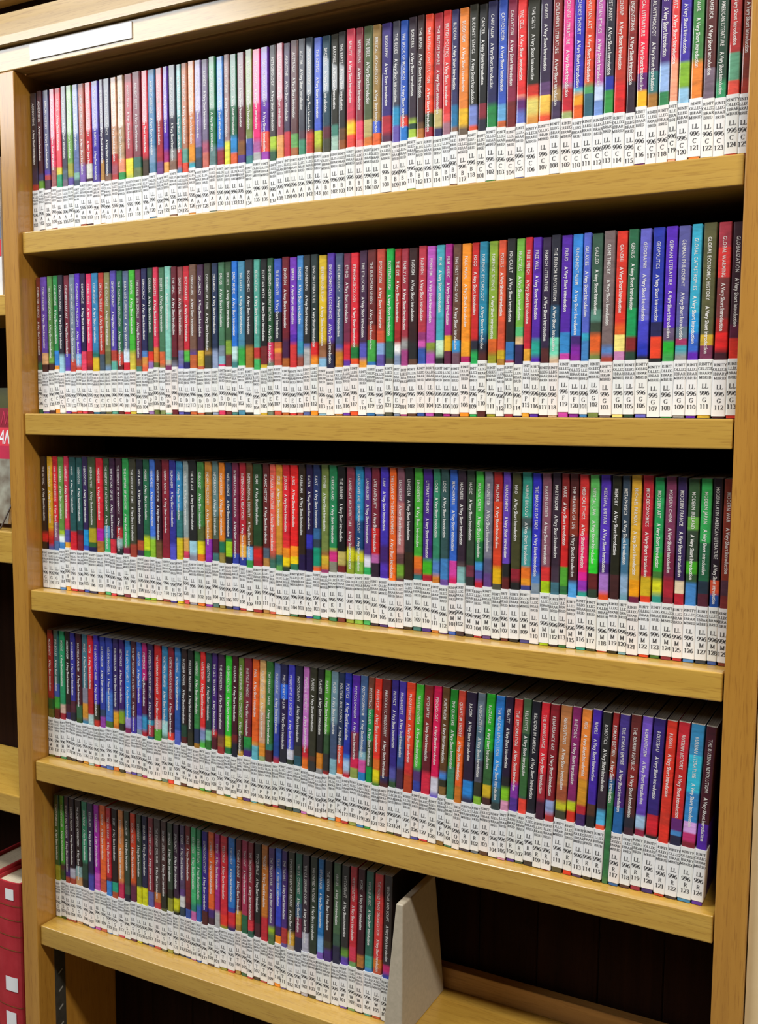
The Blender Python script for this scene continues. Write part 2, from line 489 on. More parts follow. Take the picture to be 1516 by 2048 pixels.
# one line per book: left edge (0.1 mm), shelf mark, title / colours down the spine with the share of the height where each ends
TABLE = """
-10 A101 ACCOUNTING/212 .78 324 .94 a32
98 A102 ADVERTISING/412 .85 336 .92 693
189 A103 AFRICAN HISTORY/336 .8 429 .85 a33 .9 424
306 A104 AFRICAN RELIGIONS/d46 .8 a66
405 A105 AGEING/e34 .8 dc3 .87 296
510 A106 AGNOSTICISM/445 .83 567 .93 767
607 A107 AGRICULTURE/7a5 .78 aa4 .92 65a
702 A108 ALGEBRA/67a .87 8ba .93 456
805 A109 AMERICAN IMMIGRATION/a54 .82 75a
909 A110 AMERICAN LEGAL HISTORY/c23 .82 ddc .97 423
1015 A111 AMERICAN POLITICAL PARTIES & ELECTIONS/43a .93 549
1136 A112 AMERICAN POLITICS/435 .8 b84
1208 A113 THE AMERICAN PRESIDENCY/224 .93 865
1325 A115 AMERICAN SLAVERY/c97 .75 b33 .85 a56 .95 b44
1426 A116 THE AMERICAN WEST/b97 .8 e97 .93 395
1540 A117 ANAESTHESIA/a23 .81 ed2 .97 bc5
1669 A118 ANCIENT EGYPT/723 .81 265 .91 674
1803 A119 ANCIENT GREECE/d34 .83 432
1910 A120 ANCIENT WARFARE/37a .75 79b .9 58a
2023 A121 ANGLICANISM/a23 .88 748
2128 A122 ANGELS/52a .79 a27 .9 ea5
2214 A123 THE ANGLO-SAXON AGE/334 .8 888 .9 865
2328 A124 ANIMAL BEHAVIOUR/599 .78 d44 .95 58a
2406 A125 ANIMAL RIGHTS/b75 .78 598 .91 d42
2502 A126 THE ANTARCTIC/d85 .78 e92 .95 4ab
2603 A127 ANTISEMITISM/87a .8 457 .9 345
2701 A128 ANXIETY/657 .76 a46 .86 c65
2801 A129 APOCRYPHAL GOSPELS/274 .82 688
2905 A130 ARCHAEOLOGY/27c .85 923
3013 A131 ARCHITECTURE/977 .79 dd3
3095 A132 ARISTOCRACY/264 .75 28c .9 e63
3197 A133 ARISTOTLE/623 .8 852 .93 538
3306 A134 ART HISTORY/784 .78 45a .93 488
3407 A135 ART THEORY/e27 .82 b6a .93 bbb
3519 A136 ASIAN AMERICAN HISTORY/63a .75 e54 .93 a4b
3628 A137 ASTROBIOLOGY/211 .79 ac2 .9 253
3722 A138 ASTROPHYSICS/a56 .8 ea6
3823 A139 AUGUSTINE/314 .78 c23
3913 A140 AUSTRALIA/522 .81 6a5 .93 a63
4012 A141 AUTISM/223 .79 423 .87 386
4107 A142 THE AVANT GARDE/234 .81 c43
4205 A143 THE AZTECS/35c .81 bc2 .95 983
4305 B101 BACTERIA/245 .78 623 .88 443
4417 B102 BARTHES/221 .78 487 .88 acb
4515 B103 THE BEATS/222 .82 642 .92 952
4613 B104 BEAUTY/c24 .78 fc2 .89 e43
4725 B105 BESTSELLERS/823 .78 e46 .94 e77
4818 B106 THE BIBLE/452 .78 ba6 .93 d72
4930 B107 BIBLICAL ARCHAEOLOGY/973 .8 35c .9 e62
5030 B108 BIOGRAPHY/327 .78 b23 .93 524
5158 B109 THE BLUES/445 .71 29c .86 65a
5247 B110 THE BOOK OF MORMON/25b .78 557 .8 e43 .88 27c
5342 B111 BORDERS/323 .85 ac4 .88 243 .93 ac4
5444 B112 THE BRAIN/311 .87 642 .92 b73
5534 B113 THE BRITISH CONSTITUTION/e42 .8 342 .92 a23
5634 B114 THE BRITISH EMPIRE/a23 .78 cb7 .93 336
5734 B115 BRITISH POLITICS/d33 .83 e55 .9 a78
5827 B116 BUDDHA/336 .78 27a .96 865
5907 B117 BUDDHISM/e83 .79 eb2 .93 654
6016 B118 BUDDHIST ETHICS/221 .8 78c .96 d53
6121 C101 CANCER/111 .78 823 .9 223
6214 C102 CAPITALISM/225 .82 284
6323 C103 CATHOLICISM/35b .82 6ad .95 c63
6420 C104 CAUSATION/824 .8 722
6524 C105 THE CELL/e33 .77 e87 .8 627 .9 67c
6621 C106 THE CELTS/221 .7 d32 .8 ed7 .93 d94
6753 C107 CHAOS/324 .7 647 .8 fc5 .94 e53
6877 C108 CHILDREN'S LITERATURE/822 .76 a85 .86 435
6979 C109 CHINESE LITERATURE/e49 .73 b79 .77 c23 .95 ab7
7089 C110 CHOICE THEORY/33b .77 6bc .81 fa2 .9 e62
7193 C111 CHRISTIAN ART/d42 .76 5a6 .83 367
7290 C112 CHRISTIAN ETHICS/b5a .77 cdf .89 79d
7391 C113 CHRISTIANITY/223 .73 23a .83 394
7485 C114 CITIZENSHIP/b32 .78 d22
7597 C115 CIVIL ENGINEERING/822 .77 323
7689 C116 CLASSICAL LITERATURE/e24 .75 627 .88 fb2
7794 C117 CLASSICAL MYTHOLOGY/435 .74 377 .9 a73
7893 C118 CLASSICS/427 .7 9be .9 385
7996 C119 CLAUSEWITZ/e44 .7 fa8
8070 C120 CLIMATE/43a .7 8b3 .89 9ce
8174 C121 THE COLD WAR/484 .73 e83
8289 C122 COLONIAL AMERICA/522 .78 767
8397 C123 COLONIAL LATIN AMERICAN LITERATURE/243 .88 396
8494 C124 COMEDY/b33 .7 6a8 .9 e54
8611 C125 COMMUNISM/832 .9 a32
8700 END
=
-16 C126 COMPUTER SCIENCE/722 .8 424 .92 264
64 C127 CONFUCIANISM/64a .8 da7 .92 422
178 C128 THE CONQUISTADORS/584 .85 7a4 .92 422
275 C129 CONSCIENCE/284 .8 38d .96 e93
367 C130 CONSCIOUSNESS/223 .82 ade
461 C131 CONTEMPORARY ART/723 .82 54b .97 73a
556 C132 CONTEMPORARY FICTION/789 .88 c43
658 C133 CONTINENTAL PHILOSOPHY/52b .83 8be .95 c43
754 C134 COPERNICUS/214 .8 e46
841 C135 CORAL REEFS/e36 .8 b22 .95 712
934 C136 COSMOLOGY/38b .8 276 .86 db2
1049 C137 CRITICAL THEORY/b32 .83 456
1140 C138 THE CRUSADES/885 .8 774 .95 79b
1241 C139 CRYPTOGRAPHY/54a .8 b43 .91 6ba
1343 C140 THE CULTURAL REVOLUTION/264 .83 c43 .95 622
1440 D101 DADA AND SURREALISM/568 .8 def .92 d23
1546 D102 DARWIN/4b3 .82 dc4
1646 D103 THE DEAD SEA SCROLLS/635 .88 952 .95 587
1735 D104 DEMOCRACY/225 .8 58c .86 d94 .94 e64
1829 D105 DERRIDA/243 .83 e32 .93 97b
1922 D106 DESCARTES/d35 .8 d83 .95 673
2006 D108 DESERTS/475 .84 d63 .98 785
2102 D109 DESIGN/8cb .9 bba .95 836
2199 D110 THE DEVIL/612 .9 322 .95 778
2289 D111 DIASPORA/844 .82 77a .97 55b
2376 D112 DICTIONARIES/c23 .82 5b4 .93 226
2475 D113 DINOSAURS/754 .83 648 .87 c63
2583 D114 DIPLOMACY/424 .82 db3 .97 c64
2685 D115 DOCUMENTARY FILM/332 .82 973 .87 443
2793 D116 DREAMING/235 .83 9ac
2887 D117 DRUGS/475 .8 789 .9 8bc .98 d36
2986 D118 DRUIDS/353 .75 8a3 .88 733
3085 E101 EARLY MUSIC/27d .8 cee .93 488
3172 E102 THE EARTH/48a .82 3a4
3278 E103 ECONOMICS/222 .8 a72
3388 E104 EDUCATION/5a9 .8 c33 .9 4b6
3480 E105 EGYPTIAN MYTH/111 .8 722 .97 db3
3579 E106 EIGHTEENTH-CENTURY BRITAIN/253 .78 d36 .95 787
3667 E107 THE ELEMENTS/35b .5 223 .78 c63 .84 e93 .88 c54
3776 E108 EMOTION/712 .75 414 .92 b62
3878 E109 EMPIRE/73b .7 52a .78 d33
3974 E110 ENGELS/48c .77 39b .9 a54
4066 E111 ENGINEERING/222 .8 56a .84 bbb
4160 E112 ENGLISH LITERATURE/233 .8 d22 .93 f92
4256 E113 ENTREPRENEURSHIP/db2 .78 853 .85 964 .92 8bd
4364 E114 ENVIRONMENTAL ECONOMICS/53a .77 422 .88 224
4462 E115 EPIDEMIOLOGY/457 .8 55a .85 c82
4570 E116 ETHICS/724 .8 d23 .95 63a
4661 E117 ETHNOMUSICOLOGY/d23 .83 173 .95 e52
4763 E118 THE ETRUSCANS/424 .79 55b .93 fa3
4869 E119 THE EUROPEAN UNION/622 .65 932 .78 4a4 .97 37b
4981 E120 EVOLUTION/b43 .7 d53 .8 8ad .9 65a
5089 E121 EXISTENTIALISM/1a4 .8 264 .95 554
5189 E122 THE EYE/a22 .82 fff .9 89b
5272 F101 FAMILY LAW/a34 .77 999 .86 a48
5356 F102 FASCISM/311 .8 222 .95 643
5466 F103 FASHION/b34 .73 937 .8 c5a .86 35a
5567 F104 FEMINISM/b5b .82 893 .9 b5b
5677 F105 FILM/4ab .8 cec .93 222
5773 F106 FILM MUSIC/a28 .76 eb2 .89 624
5862 F107 THE FIRST WORLD WAR/643 .8 39d .9 756
5959 F108 FOLK MUSIC/f92 .82 fa2 .95 b26
6067 F109 FOOD/c22 .8 223 .9 2a5
6153 F110 FORENSIC PSYCHOLOGY/28a .78 257 .85 223 .93 522
6251 F111 FORENSIC SCIENCE/8a3 .8 d62 .92 992
6361 F112 FOSSILS/d53 .88 db2 .95 b83
6448 F113 FOUCAULT/222 .83 37b .98 a34
6543 F114 FRACTALS/7b4 .7 5b7 .78 db8 .84 325
6635 F115 FREE SPEECH/c23 .9 ea3
6715 F116 FREE WILL/52a .82 2a9 .95 52a
6812 F117 FRENCH LITERATURE/324 .88 522
6906 F118 THE FRENCH REVOLUTION/223 .55 257 .8 7db .95 db9
7003 F119 FREUD/52a .78 38c .95 c4a
7114 F120 FUNDAMENTALISM/38d .8 427 .88 82a .95 829
7223 G101 GALAXIES/56c .78 3ac .84 48c
7304 G102 GALILEO/354 .6 587 .7 343 .8 e62 .95 784
7418 G103 GAME THEORY/766 .88 58c .95 a43
7542 G104 GANDHI/d32 .72 e62 .8 fe8 .93 c8b
7653 G105 GENIUS/264 .6 195 .82 822 .93 243
7757 G106 GEOGRAPHY/66c .7 44c .87 23b .97 224
7876 G107 GEOPOLITICS/23a .7 225 .81 e42 .97 222
7999 G108 GERMAN LITERATURE/52b .75 657 .85 2b3 .94 4a5
8114 G109 GERMAN PHILOSOPHY/559 .75 678 .84 a36 .89 4ab .95 999
8228 G110 GLOBAL CATASTROPHES/3ac .65 29d .8 36c .94 62b
8329 G111 GLOBAL ECONOMIC HISTORY/553 .82 ca3 .9 735
8461 G112 GLOBAL WARMING/a34 .18 d33 .4 733 .7 a22 .8 e22 .93 412
8589 G113 GLOBALIZATION/312 .75 513 .85 d32
8696 END
=
20 G115 THE GOTHIC/211 .82 d22 .92 211
127 G116 GOVERNANCE/da2 .78 d52 .85 c22 .95 559
224 G117 THE GREAT DEPRESSION/d23 .7 857 .9 57a
324 H101 HABERMAS/694 .8 ac3 .86 eff .93 48c
429 H102 HAPPINESS/d35 .8 55a .94 ea3
515 H103 HEGEL/255 .8 d23
632 H104 HEIDEGGER/255 .78 423 .83 823
747 H105 HERODOTUS/325 .78 29d .95 35b
845 H106 HIEROGLYPHS/453 .75 ba2 .9 363 .95 225
978 H107 HINDUISM/d23 .75 b2a .88 b73
1099 H109 THE HISTORY OF ASTRONOMY/353 .72 6ac .85 4b7
1203 H110 THE HISTORY OF LIFE/424 .85 d34
1296 H111 THE HISTORY OF MATHEMATICS/423 .72 b33 .83 9bb .92 233
1410 H112 THE HISTORY OF MEDICINE/3a5 .92 824
1523 H113 THE HISTORY OF TIME/443 .87 a43
1632 H114 HIV & AIDS/223 .84 b53 .94 435
1742 H115 HOBBES/264 .79 cd2 .93 4a3
1845 H116 HORMONES/47d .8 9c3
1935 H117 HUMAN EVOLUTION/312 .82 753
2032 H118 HUMAN RIGHTS/823 .9 923
2159 H119 HUMANISM/339 .85 55c
2258 H120 HUME/38b .5 377 .78 dc2
2356 H121 HUMOUR/9aa .79 da5 .93 d46
2446 I101 THE ICE AGE/222 .8 ade .93 99a
2573 I102 IDEOLOGY/484 .65 563 .8 ed1 .93 e72
2684 I103 INDIAN PHILOSOPHY/c83 .77 93b
2791 I104 INFORMATION/688 .55 565 .78 523 .92 477
2892 I105 INNOVATION/e82 .78 275 .9 984
2983 I106 INTELLIGENCE/235 .75 374 .78 ad2 .93 222
3086 I107 INTERNATIONAL MIGRATION/724 .9 34a
3183 I108 INTERNATIONAL RELATIONS/b23 .7 e83 .8 fb4 .92 34a
3289 I109 INTERNATIONAL SECURITY/642 .78 334 .8 7be .93 4a5
3384 I110 ISLAM/242 .82 d22 .93 a23
3511 I111 ISLAMIC HISTORY/622 .82 567 .92 b84
3615 I112 ITALIAN LITERATURE/e65 .85 a54 .9 476
3697 J101 JESUS/d93 .85 376 .95 6a5
3791 J103 JUDAISM/d23 .7 e33 .78 f92 .87 fd1 .95 343
3888 J104 JUNG/e22 .77 f92 .87 fd1 .94 375
4006 K101 KABBALAH/321 .85 214
4101 K102 KAFKA/214 .65 33b .78 214
4197 K103 KANT/236 .6 369 .7 345 .78 197 .96 e63
4294 K104 KEYNES/784 .8 963 .84 db3 .93 d83 .97 a47
4404 K105 KIERKEGAARD/285 .77 9b4 .79 d38 .9 887
4513 K107 THE KORAN/111 .8 cb6 .93 722
4621 L101 LANDSCAPE ARCHITECTURE/834 .76 dd2 .88 9a3
4734 L102 LANDSCAPES AND GEOMORPHOLOGY/28b .5 147 .79 dd2 .88 8b4
4846 L103 LANGUAGES/538 .83 eef .93 3b6
4938 L104 LATE ANTIQUITY/723 .55 c22 .79 b6a .87 323
5043 L105 LAW/43b .7 427 .87 53b
5155 L106 THE LAWS OF THERMODYNAMICS/e62 .85 f72
5248 L107 LEADERSHIP/856 .3 b77 .75 644 .85 7a3 .96 644
5343 L108 LINCOLN/222 .75 321
5450 L109 LINGUISTICS/4a3 .79 e72 .9 b53 .95 377
5555 L110 LITERARY THEORY/428 .81 4b2 .94 b23
5669 L111 LOCKE/386 .8 58c .93 d83
5764 L112 LOGIC/355 .77 48c .95 75a
5861 M101 MACHIAVELLI/36c .8 d4a .94 d26
5957 M102 MADNESS/323 .82 655 .85 8bb
6052 M103 MAGIC/343 .82 734 .92 333
6149 M104 MAGNA CARTA/4b4 .6 274 .78 49d .85 55a .94 c23
6248 M105 MAGNETISM/778 .75 557 .88 648
6352 M106 MALTHUS/a22 .25 d42 .81 eb1 .95 554
6453 M107 MANAGEMENT/64b .78 222 .9 622
6542 M108 MAO/442 .82 923 .92 222
6654 M109 MARINE BIOLOGY/398 .38 455 .48 499 .8 e72 .9 e92 .96 448
6765 M110 THE MARQUIS DE SADE/33c .7 34c .83 58c .91 89a
6861 M111 MARTIN LUTHER/856 .78 d33 .9 ac1
6968 M112 MARTYRDOM/323 .78 434 .9 478
7067 M113 MARX/822 .3 c22 .77 5a3 .93 374
7148 M115 THE MEANING OF LIFE/522 .2 832 .5 422 .88 5ae
7246 M116 MEDICAL ETHICS/d33 .5 e26 .8 d29 .87 93b .96 3a9
7349 M117 MEDICAL LAW/6c6 .6 3d3 .8 622 .93 343
7450 M118 MEDIEVAL BRITAIN/53b .7 427 .79 a7c .94 e52
7565 M119 MEMORY/221 .8 422
7666 M120 METAPHYSICS/345 .5 479 .8 9bd .95 7ab
7749 M121 MICHAEL FARADAY/da3 .82 fa1 .95 724
7861 M122 MICROECONOMICS/b23 .8 db2 .95 e42
7970 M123 MODERN ART/295 .6 2a3 .75 473 .82 dd2 .93 398
8074 M124 MODERN CHINA/735 .6 724 .8 a23 .95 823
8183 M125 MODERN FRANCE/325 .81 edb .91 b23
8279 M126 MODERN IRELAND/353 .3 6a4 .4 343 .65 4a2 .75 353 .82 48c
8394 M127 MODERN JAPAN/3a5 .5 264 .8 234 .9 523
8504 M128 MODERN LATIN AMERICAN LITERATURE/212 .79 d53 .9 25a
8596 M129 MODERN WAR/832 .78 534 .9 833
8699 END
=
-39 M130 MODERNITY/922 .78 252 .9 662
69 M131 MOLECULES/266 .6 35a .75 3a4 .88 622
175 M132 MOONS/296 .83 dba .93 a23
276 M133 MORMONISM/211 .83 412 .92 326
369 M134 MUHAMMAD/339 .77 523 .9 223
466 M135 MULTICULTURALISM/412 .8 364 .95 352
577 M136 MUSIC/478 .6 889 .77 d93 .95 48a
684 M137 MYTH/d23 .5 b22 .88 bdd
786 N101 THE NAPOLEONIC WARS/43b .75 332 .93 c32
879 N102 NATIONALISM/34a .8 346 .88 94a
991 N103 NELSON MANDELA/34a .6 47c .93 573
1119 N104 NEOLIBERALISM/326 .81 ea2 .95 d72
1222 N105 NETWORKS/427 .78 8a2 .92 332
1316 N106 THE NEW TESTAMENT/38d .83 a9d .94 825
1417 N107 THE NEW TESTAMENT AS LITERATURE/523 .83 43a
1518 N108 NEWTON/36c .5 32a .8 78d .95 89a
1610 N109 NIETZSCHE/b27 .4 514 .78 39c .94 b23
1694 N110 NINETEENTH-CENTURY BRITAIN/325 .8 39b .85 a34 .97 368
1805 N111 THE NORMAN CONQUEST/c22 .78 daa .88 5a3
1921 N112 NORTHERN IRELAND/38b .8 add .95 687
2029 N113 NORTH AMERICAN INDIANS/823 .7 523 .92 e43
2125 N114 NOTHING/37b .5 25a .85 56c
2228 N115 NUCLEAR POWER/322 .8 243 .93 522
2330 N116 NUCLEAR WEAPONS/222 .85 332
2427 N117 NUMBERS/384 .8 235 .95 a72
2527 N118 NUTRITION/e33 .8 89c .93 5b4
2613 O101 OBJECTIVITY/244 .8 8ca .9 373
2705 O102 THE OLD TESTAMENT/427 .8 c33 .86 512
2793 O103 THE ORCHESTRA/424 .82 853 .93 a33
2905 O104 ORGANIZATIONS/3c3 .82 dd1 .93 274
3013 P101 PAGANISM/412 .78 722 .85 223
3105 P102 THE PALESTINIAN ISRAELI CONFLICT/683 .78 443 .95 da4
3186 P103 PARTICLE PHYSICS/723 .8 294 .92 427
3301 P104 PAUL/e62 .82 d94 .86 6bc
3402 P105 PENTECOSTALISM/eb7 .5 da8 .82 e93 .95 9a7
3502 P106 THE PERIODIC TABLE/373 .82 387 .88 522
3607 P107 PHILOSOPHY/67b .6 34a .78 249 .95 b34
3699 P108 PHILOSOPHY OF LAW/225 .2 26d .35 214 .85 223
3803 P109 PHILOSOPHY OF SCIENCE/44c .8 45c .85 dde .95 343
3903 P110 PHOTOGRAPHY/223 .8 333 .9 256
4008 P111 PHYSICAL CHEMISTRY/c7c .78 c23 .9 e72
4103 P112 PLAGUE/332 .85 532 .9 333
4208 P113 PLANETS/222 .8 d82 .95 999
4304 P114 PLANTS/5a3 .6 353 .8 333 .97 922
4383 P115 PLATO/79a .5 457 .85 8bc
4480 P116 POLITICAL PHILOSOPHY/235 .72 e42 .95 e72
4563 P117 POLITICS/23a .78 37d .83 ace .95 c23
4658 P118 POSTCOLONIALISM/52a .55 834 .8 d25 .9 9a5
4765 P119 POSTMODERNISM/469 .72 8bc .8 d5a .92 28c
4863 P120 POSTSTRUCTURALISM/743 .3 295 .6 453 .85 194
4945 P121 PREHISTORY/e32 .75 e72 .85 ed1 .96 583
5039 P122 PRESOCRATIC PHILOSOPHY/622 .9 225 .95 522
5149 P123 PRIVACY/328 .82 55a .93 353
5244 P124 PROBABILITY/43a .5 359 .8 424
5338 P125 PROGRESSIVISM/e42 .6 d33 .83 b42
5445 P126 PROTESTANTISM/4b3 .79 537 .9 34a
5542 P127 PSYCHIATRY/822 .6 612 .8 d24
5655 P128 PSYCHOLOGY/d15 .82 dde .96 76c
5753 P129 PURITANISM/642 .79 48d .85 332 .92 863
5846 Q101 THE QUAKERS/182 .7 386
5944 Q102 QUANTUM THEORY/c43 .4 e62 .85 c72
6032 R101 RACISM/213 .8 28d .95 335
6157 R102 RADIOACTIVITY/678 .3 578 .6 556 .8 332 .93 8b3
6255 R103 RASTAFARI/2a2 .5 363 .82 db2 .93 422
6365 R104 THE REAGAN REVOLUTION/27c .2 39e .7 27b .8 367 .93 344
6471 R105 REALITY/213 .7 222 .8 8c2 .91 d9b
6562 R106 THE REFORMATION/c33 .75 83a .88 539
6662 R107 RELATIVITY/464 .3 243 .5 363 .85 354 .87 e43
6754 R108 RELIGION IN AMERICA/112 .97 223
6856 R109 THE RENAISSANCE/d23 .6 a23 .83 413
6950 R110 RENAISSANCE ART/812 .82 9ad .93 b33
7056 R111 REVOLUTIONS/b74 .7 a53 .85 cc2 .92 443
7179 R112 RHETORIC/826 .82 cd2 .9 d32
7272 R113 RISK/e83 .6 d92 .82 b23 .9 426
7382 R114 RIVERS/42a .8 532 .9 222
7480 R115 ROBOTICS/222 .5 323 .84 5be .96 e53
7582 R116 ROMAN BRITAIN/922 .3 843 .45 a32 .55 258 .66 374
7649 R117 THE ROMAN EMPIRE/438 .5 427 .78 26a
7758 R118 THE ROMAN REPUBLIC/622 .4 822 .6 522 .84 223 .94 423
7864 R119 ROMANTICISM/75c .5 64b .83 ace .94 924
7970 R120 ROUSSEAU/327 .8 b23 .83 d23 .97 222
8095 R121 RUSSELL/d32 .75 c32 .85 e32
8205 R122 RUSSIAN HISTORY/c23 .3 c22 .78 627 .88 48c .92 224
8321 R123 RUSSIAN LITERATURE/38b .25 3bd .55 38c .79 dae .88 c37 .95 823
8454 R124 THE RUSSIAN REVOLUTION/412 .79 52a
8566 END
=
-70 S101 SCHIZOPHRENIA/252 .82 992
23 S102 SCHOPENHAUER/4a3 .8 423 .88 252
110 S103 SCIENCE AND RELIGION/324 .85 427 .93 a43
197 S104 SCIENCE FICTION/212 .82 bbc .93 a43
302 S105 THE SCIENTIFIC REVOLUTION/211 .78 8aa .9 c96
420 S106 SCOTLAND/386 .7 243 .9 222
539 S107 SEXUALITY/214 .82 44a
646 S108 SHAKESPEARE/a2a .8 c5b
748 S109 SIKHISM/e62 .85 c53
866 S110 THE SILK ROAD/c23 .79 712 .83 38d
956 S111 SLEEP/211 .82 2a8 .93 b53
1065 S112 ANTHROPOLOGY/d84 .82 c25
1176 S113 SOCIALISM/343 .82 454 .92 223
1281 S114 SOCIAL WORK/d42 .4 c52 .8 624
1383 S115 SOCIOLOGY/343 .81 dd1
1474 S116 SOCRATES/224 .8 dd1
1570 S117 THE SOVIET UNION/823 .83 66a
1677 S118 THE SPANISH CIVIL WAR/433 .82 c73 .93 c33
1798 S119 SPANISH LITERATURE/422 .8 221 .97 663
1901 S120 SPINOZA/343 .75 221 .85 993
2002 S121 SPIRITUALITY/313 .82 dd1 .95 221
2097 S122 SPORT/546 .7 648 .78 ddd .9 345
2186 S123 STARS/722 .83 512 .9 35a
2280 S124 STATISTICS/4b7 .82 287 .9 c6a
2373 S126 STUART BRITAIN/285 .82 36b
2455 S127 SUPERCONDUCTIVITY/328 .85 522
2554 S128 SYMMETRY/e62 .83 427 .92 423
2656 T101 TEETH/a28 .82 bbb
2742 T102 TERRORISM/d23 .85 e32 .97 992
2862 T103 THEOLOGY/27c .75 24a .8 d23 .95 326
2977 T104 THOMAS AQUINAS/612 .78 da3 .93 a83
3066 T105 THOUGHT/a35 .8 264
3165 T106 THE TROJAN EMPIRE/823 .82 d34 .93 365
3255 T107 TOCQUEVILLE/111 .85 412
3354 T108 TRAGEDY/c72 .75 c23
3464 T109 THE TROJAN WAR/537 .82 ac2 .88 574
3563 T110 TRUST/47d .5 34c .82 426 .92 f92
3658 T111 THE TUDORS/427 .8 b33 .96 659
3746 T112 TWENTIETH-CENTURY BRITAIN/332 .7 222 .82 da3 .95 cba
3851 U101 THE U.S. CONGRESS/265 .5 357 .65 724 .85 224
3952 U102 THE U.S. SUPREME COURT/323 .8 bbc
4056 U103 THE UNITED NATIONS/232 .9 232
4170 U104 UTOPIANISM/27b .78 8be .93 86c
4265 V101 THE VIKINGS/211 .8 332 .88 427
4373 V102 VIRUSES/464 .7 354 .82 224
4487 W101 WITCHCRAFT/222 .84 693 .92 64b
4603 W102 WITTGENSTEIN/c23 .8 d35 .95 7a6
4705 W103 WORK/412 .85 b73 .97 322
4810 W104 WORLD MUSIC/265 .84 4a9 .96 48c
4924 W105 THE WORLD TRADE ORGANIZATION/d33 .85 d72 .94 c53
5048 W106 WRITING AND SCRIPT/211 .8 323 .87 d27 .95 34b
5163 END
"""

# ------------------------------------------------------------------ a small serif pen font for the shelf labels
def _arc(cx, cy, rx, ry, a0, a1, n=7):
    return [(cx + rx * math.cos(math.radians(a0 + (a1 - a0) * k / n)), cy + ry * math.sin(math.radians(a0 + (a1 - a0) * k / n))) for k in range(n + 1)]


def _h(x, y, w=0.13):
    return [(x - w, y), (x + w, y)]


